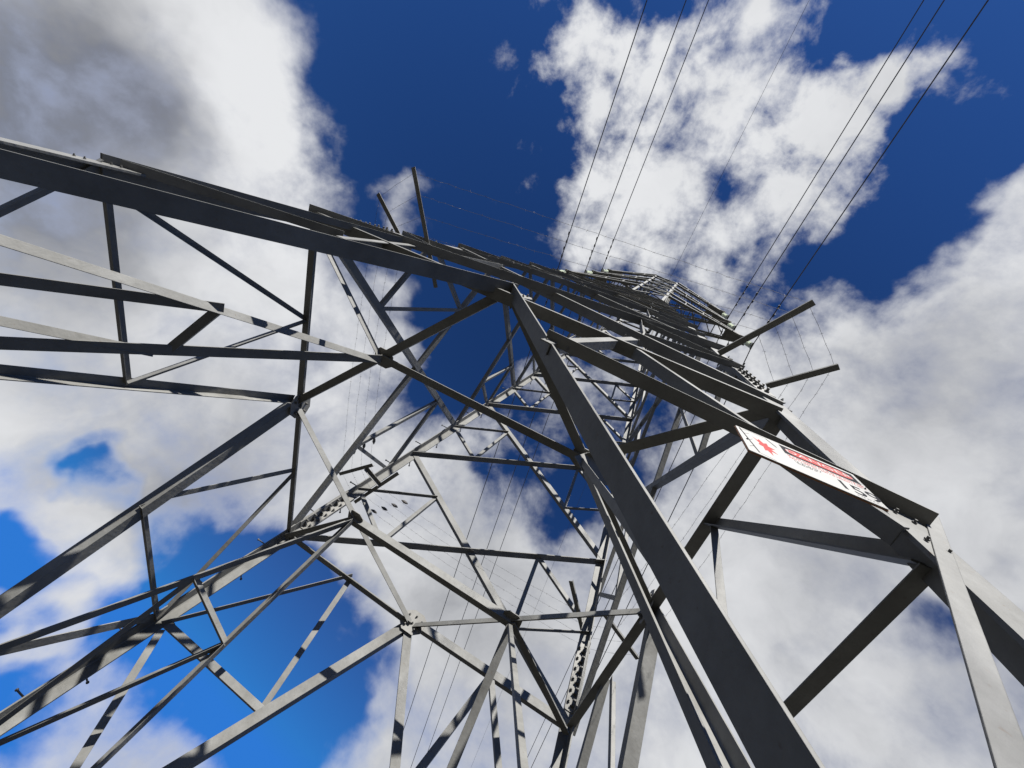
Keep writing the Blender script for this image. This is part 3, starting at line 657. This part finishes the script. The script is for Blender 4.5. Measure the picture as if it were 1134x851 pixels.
for si, sx in enumerate((-1, 1)):
    for ai in range(3):
        cx, cz = CLAMP[si][ai]
        tip = Vector((cx-sx*STR[0], 0, cz+STR[1])); tips.append((sx, ai, tip, Vector((cx, 0, cz))))
        bm = bmesh.new()
        hl = .10
        # tip plate box
        box(bm, tip+Vector((-sx*.42, 0, .02)), (.50, 0, 0), (0, .2, 0), (0, 0, .03))
        box(bm, tip+Vector((-sx*.02, 0, .0)), (.05, 0, 0), (0, .17, 0), (0, 0, .06))
        arm = link('crossarm', bm, M_steel, pylon)
        zb = tip.z; zt = zb+1.27
        lo = []
        for sy in (-1, 1):
            r0 = Vector((sx*H0*S, sy*H0*S, zb)); t0 = tip+Vector((0, sy*.12, 0)); lo.append((r0, t0))
            bar('chord', r0, t0, .11, (0, sy, 0), 'i', arm)
            bar('chord', Vector((sx*H0*S, sy*H0*S, zt)), tip+Vector((0, sy*.12, .09)), .09, (0, sy, 0), 'i', arm)
        for k in range(1, 6):
            f = k/6.3
            a = lo[0][0].lerp(lo[0][1], f); b = lo[1][0].lerp(lo[1][1], f)
            bar('lacing_bar', a, b, .045, (sx, 0, 0), 'i', arm)
            b2 = lo[1][0].lerp(lo[1][1], (k+1)/6.3)
            if k < 5: bar('lacing_bar', a, b2, .04, (sx, 0, 0), 'o', arm)
        for sy in (0, 1):
            for k in (1, 2, 3):
                f = k/4.3
                a = lo[sy][0].lerp(lo[sy][1], f)
                top = Vector((sx*H0*S, (-1, 1)[sy]*H0*S, zt)).lerp(tip+Vector((0, (-1, 1)[sy]*.12, .09)), f)
                bar('lacing_bar', a, top, .04, (0, (-1, 1)[sy], 0), 'i', arm)

# anti-climbing guard arms at each leg
GUARD = {'C': [((2.507, -3.113, 6.65), (1.965, -2.311, 6.65)), ((3.009, -2.629, 6.65), (2.543, -2.176, 6.65))],
         'D': [((-2.351, -3.074, 6.65), (-1.652, -1.711, 6.65)), ((-2.841, -2.603, 6.65), (-2.24, -2.05, 6.65))],
         'A': [((-2.335, 2.709, 6.65), (-1.569, 1.55, 6.65)), ((-2.771, 2.303, 6.65), (-2.098, 1.69, 6.65))],
         'B': [((2.40, 2.75, 6.65), (1.689, 1.634, 6.65)), ((3.019, 2.277, 6.65), (2.27, 1.826, 6.65))]}
for k, prs in GUARD.items():
    for j, (a, b) in enumerate(prs):
        bar('guard_arm', a, b, .062, (a[1]-b[1], b[0]-a[0], 0), 'k')
    if k != 'A': continue
    (a0, b0), (a1, b1) = prs
    bar('guard_arm', Vector(a0).lerp(Vector(b0), .62)+Vector((0, 0, -.02)), Vector(a1).lerp(Vector(b1), .8)+Vector((0, 0, -.02)), .06, (0, 0, 1), 'i')

# ------------------------------------------------------------------ barbed wire strung round the guard arms
def barbed(k, f, label):
    order = [('D', 0), ('C', 0), ('C', 1), ('B', 1), ('B', 0), ('A', 0), ('A', 1), ('D', 1)]
    pts = []
    nodes = []
    for l, j in order:
        a, b = GUARD[l][j]
        fr = f*(1.0 if j else .62)
        nodes.append(Vector(a).lerp(Vector(b), .04+fr)+Vector((0, 0, .02)))
    nodes.append(nodes[0])
    bm = bmesh.new(); rnd = random.Random(k)
    for p, q in zip(nodes, nodes[1:]):
        Ln = (q-p).length; n = max(4, int(Ln/.11)); seg = []
        for i in range(n+1):
            t = i/n; v = p.lerp(q, t); v.z -= .10*4*t*(1-t)*min(1, Ln/4)
            v += Vector((rnd.uniform(-1, 1), rnd.uniform(-1, 1), rnd.uniform(-1, 1)))*.005
            seg.append(v)
            if 0 < i < n:
                for _ in range(2):
                    w = Vector((rnd.uniform(-1, 1), rnd.uniform(-1, 1), rnd.uniform(-1, 1))).normalized()*.018
                    tube(bm, [v-w, v+w], .0009, 3)
        tube(bm, seg, .0015, 4)
    o = link('barbed_wire', bm, M_barb); tag(o, label, 'barbed wire', 'barbed wire strands round the pylon')
    # strainers near the far left leg
    for i in (5, 6):
        p, q = (nodes[5], nodes[4]) if i == 5 else (nodes[6], nodes[7])
        c = p.lerp(q, .085+.02*k); d = (q-p).normalized()
        bs = bmesh.new(); tube(bs, [c-d*.09, c-d*.07, c-d*.03, c+d*.02, c+d*.05], [.005, .014, .026, .02, .005], 8); link('wire_strainer', bs, M_dark, o)
barbed(0, .0, 'outermost strand of barbed wire running between the tips of the guard arms')
barbed(1, .28, 'second strand of barbed wire in from the tips of the guard arms')
barbed(2, .56, 'third strand of barbed wire in from the tips of the guard arms')
barbed(3, .84, 'innermost strand of barbed wire strung close beside the pylon legs')

# ------------------------------------------------------------------ insulators and conductors
names = {(-1, 0): ('left', 'lowest'), (-1, 1): ('left', 'middle'), (-1, 2): ('left', 'topmost'), (1, 0): ('right', 'lowest'), (1, 1): ('right', 'middle'), (1, 2): ('right', 'topmost')}
MD = Vector((.046, 0, -.175))
for sx, ai, tip, cl_ in tips:
    side, lvl = names[(sx, ai)]
    root = empty('insulator_string', tip); tag(root, 'pale glass insulator string hanging off the %s crossarm tip on the %s side' % (lvl, side), 'insulator', 'insulator strings on the crossarms')
    ax = (cl_-tip); Ln = ax.length; ax.normalize()
    bm = bmesh.new(); tube(bm, [tip, tip+ax*.06], .03); tube(bm, [tip+ax*.06, cl_], .018); link('pin', bm, M_dark, root)
    for k in range(6):
        c = tip+ax*(Ln*(.12+.135*k)); bm = bmesh.new()
        tube(bm, [c-ax*.03, c-ax*.02, c+ax*.02, c+ax*.035], [.04, .10, .125, .06], 16); link('disc', bm, M_glass, root)
    bm = bmesh.new(); box(bm, cl_, (.03, 0, 0), (.0, .16, 0), (0, 0, .035)); link('clamp', bm, M_dark, root)
    bm = bmesh.new(); c_ = .175/130
    for sgn in (-1, 1):
        pts = []
        ys = [0, .5, 1, 2, 3, 4, 6, 8, 10, 13, 16, 20, 25, 30, 36, 42, 50, 60, 75, 90, 110, 130, 150]
        for y in ys:
            pts.append(cl_+Vector((MD.x*y, sgn*y, MD.z*y+.00056*y*y)))
        tube(bm, pts, .020, 8)
    cab = link('conductor_cable', bm, M_wire); tag(cab, 'dark conductor cable clamped under the %s insulator on the %s side' % (lvl, side), 'power line', 'conductor cables')
    for sgn in (-1, 1):
        for y in (1.0, 1.7):
            c = cl_+Vector((MD.x*y, sgn*y, MD.z*y-.05)); d = Vector((0, sgn, MD.z)).normalized(); bm = bmesh.new()
            tube(bm, [c-d*.26, c-d*.12], .04, 8); tube(bm, [c+d*.12, c+d*.26], .04, 8); tube(bm, [c-d*.12, c+d*.12], .012, 6); tube(bm, [c, c+Vector((0, 0, .06))], .02, 6)
            link('vibration_damper', bm, M_dark, cab)
bm = bmesh.new()
for sgn in (-1, 1):
    tube(bm, [PEAK+Vector((.046*y, sgn*y, -.15*y+.0005*y*y)) for y in (0, 1, 3, 6, 10, 16, 25, 40, 60, 90, 130, 150)], .008, 6)
tag(link('earth_wire', bm, M_wire), 'thin single wire running from the very peak of the pylon', 'power line')

# ------------------------------------------------------------------ danger sign on the near face
TL, TR, BR, BL = [Vector(v) for v in ((1.7929, -2.6987, 3.4104), (2.2445, -2.6953, 3.4412), (2.2530, -2.7267, 3.1618), (1.8099, -2.7295, 3.1365))]
U = ((TR-TL)+(BR-BL)).normalized(); NV = U.cross((TL-BL)).normalized()
if NV.y > 0: NV = -NV
V = NV.cross(U).normalized()
if V.z < 0: V = -V
SW, SH = .448, .279; O = (TL+TR+BR+BL)/4
sign = empty('danger_sign', O); tag(sign, 'white metal danger sign with red oval and number 159 bolted on near face', 'sign')
def sp(x, y, k=0.0): return O+U*(x*SW)+V*(y*SH)+NV*k            # x, y in -.5..+.5
def slab(name, poly, k0, k1, m):
    bm = bmesh.new(); loft(bm, [[sp(x, y, k) for x, y in poly] for k in (k0, k1)]); return link(name, bm, m, sign)
def rr(x0, y0, x1, y1, rx, ry, n=6):
    p = []
    for cx, cy, a0 in ((x1-rx, y1-ry, 0), (x0+rx, y1-ry, 90), (x0+rx, y0+ry, 180), (x1-rx, y0+ry, 270)):
        for i in range(n+1):
            a = math.radians(a0+90*i/n); p.append((cx+rx*math.cos(a), cy+ry*math.sin(a)))
    return p
slab('panel', rr(-.5, -.5, .5, .5, .012, .02), 0, .0035, M_white)
slab('rim', rr(-.503, -.505, .503, .505, .012, .02), -.005, -.0005, M_edge)
slab('heading_panel', rr(-.13, .10, .47, .44, .004, .006), .0036, .0037, M_black)
slab('heading_oval', rr(-.10, .16, .44, .38, .10, .11, 10), .0038, .0039, M_red)
def lettering(name, txt, x, y, size, m, k=.006, bold=.0, sxs=1.0):
    cu = bpy.data.curves.new('lettering', 'FONT'); cu.body = txt; cu.size = size; cu.align_x = 'CENTER'; cu.align_y = 'CENTER'; cu.offset = bold; cu.extrude = .00004
    ob = bpy.data.objects.new('lettering_source', cu); C.objects.link(ob)
    bpy.context.view_layer.update()
    me = bpy.data.meshes.new_from_object(ob.evaluated_get(bpy.context.evaluated_depsgraph_get())); bpy.data.objects.remove(ob)
    me.materials.clear(); me.materials.append(m)
    o = bpy.data.objects.new(name, me); C.objects.link(o); o.parent = sign
    r = Matrix((U, V, NV)).transposed().to_4x4()
    o.matrix_world = Matrix.Translation(sp(x, y, k)) @ r @ Matrix.Diagonal((sxs, 1, 1, 1))
    return o
lettering('heading_lettering', 'DANGER', .17, .27, .050, M_white, .00405, .0, 1.2)
lettering('number', '159', .355, -.26, .105, M_black, .0037, .0012, .95)
rnd = random.Random(3)
def scribble(x0, x1, y, hgt, m):                    # print too small to read
    bm = bmesh.new(); x = x0
    while x < x1:
        w = rnd.uniform(.006, .016); hh = hgt*rnd.uniform(.7, 1)
        c = sp(x+w/2, y, .0037); box(bm, c, U*(w*SW/2*.8), V*(hh*SH/2), NV*.00005); x += w+rnd.choice((.003, .003, .012))
    link('small_print', bm, m, sign)
scribble(-.12, .46, .055, .05, M_red); scribble(-.12, .46, -.02, .045, M_red)
scribble(-.09, .12, -.09, .028, M_black); scribble(-.09, .10, -.13, .028, M_black); scribble(-.08, .06, -.17, .028, M_black)
scribble(.30, .45, -.43, .02, M_black)
# pictogram: thin black triangle and red flash figure
bm = bmesh.new()
def stroke(a, b, w):
    A = sp(*a, .0037); B = sp(*b, .0037); d = (B-A).normalized(); e = NV.cross(d); box(bm, (A+B)/2, d*((B-A).length/2), e*w/2, NV*.00005)
for a, b, w in (((-.475, .40), (-.40, .47), .002), ((-.40, .47), (-.24, .44), .002), ((-.24, .44), (-.185, .20), .006), ((-.475, .40), (-.44, .12), .002), ((-.47, .47), (-.41, -.42), .006), ((-.45, .25), (-.40, .33), .002), ((-.46, -.05), (-.40, .10), .002), ((-.47, -.3), (-.42, -.2), .002), ((-.41, -.42), (-.29, -.47), .002)):
    stroke(a, b, w)
link('pictogram_outline', bm, M_black, sign)
pic = [(-.385, .25), (-.35, .16), (-.33, .24), (-.305, .12), (-.27, .18), (-.275, .06), (-.22, .03), (-.265, -.04), (-.225, -.16), (-.275, -.13), (-.285, -.30), (-.31, -.16), (-.335, -.20), (-.33, -.05), (-.365, -.02), (-.345, .06)]
bm = bmesh.new(); c = bm.verts.new(sp(-.305, .02, .0038)); vv = [bm.verts.new(sp(x, y, .0038)) for x, y in pic]
for i in range(len(vv)): bm.faces.new((c, vv[i], vv[(i+1) % len(vv)]))
link('pictogram_flash', bm, M_red, sign)
for x in (-.46, .46):
    bolt(sp(x, -.02, .0036), NV, sign, .16)
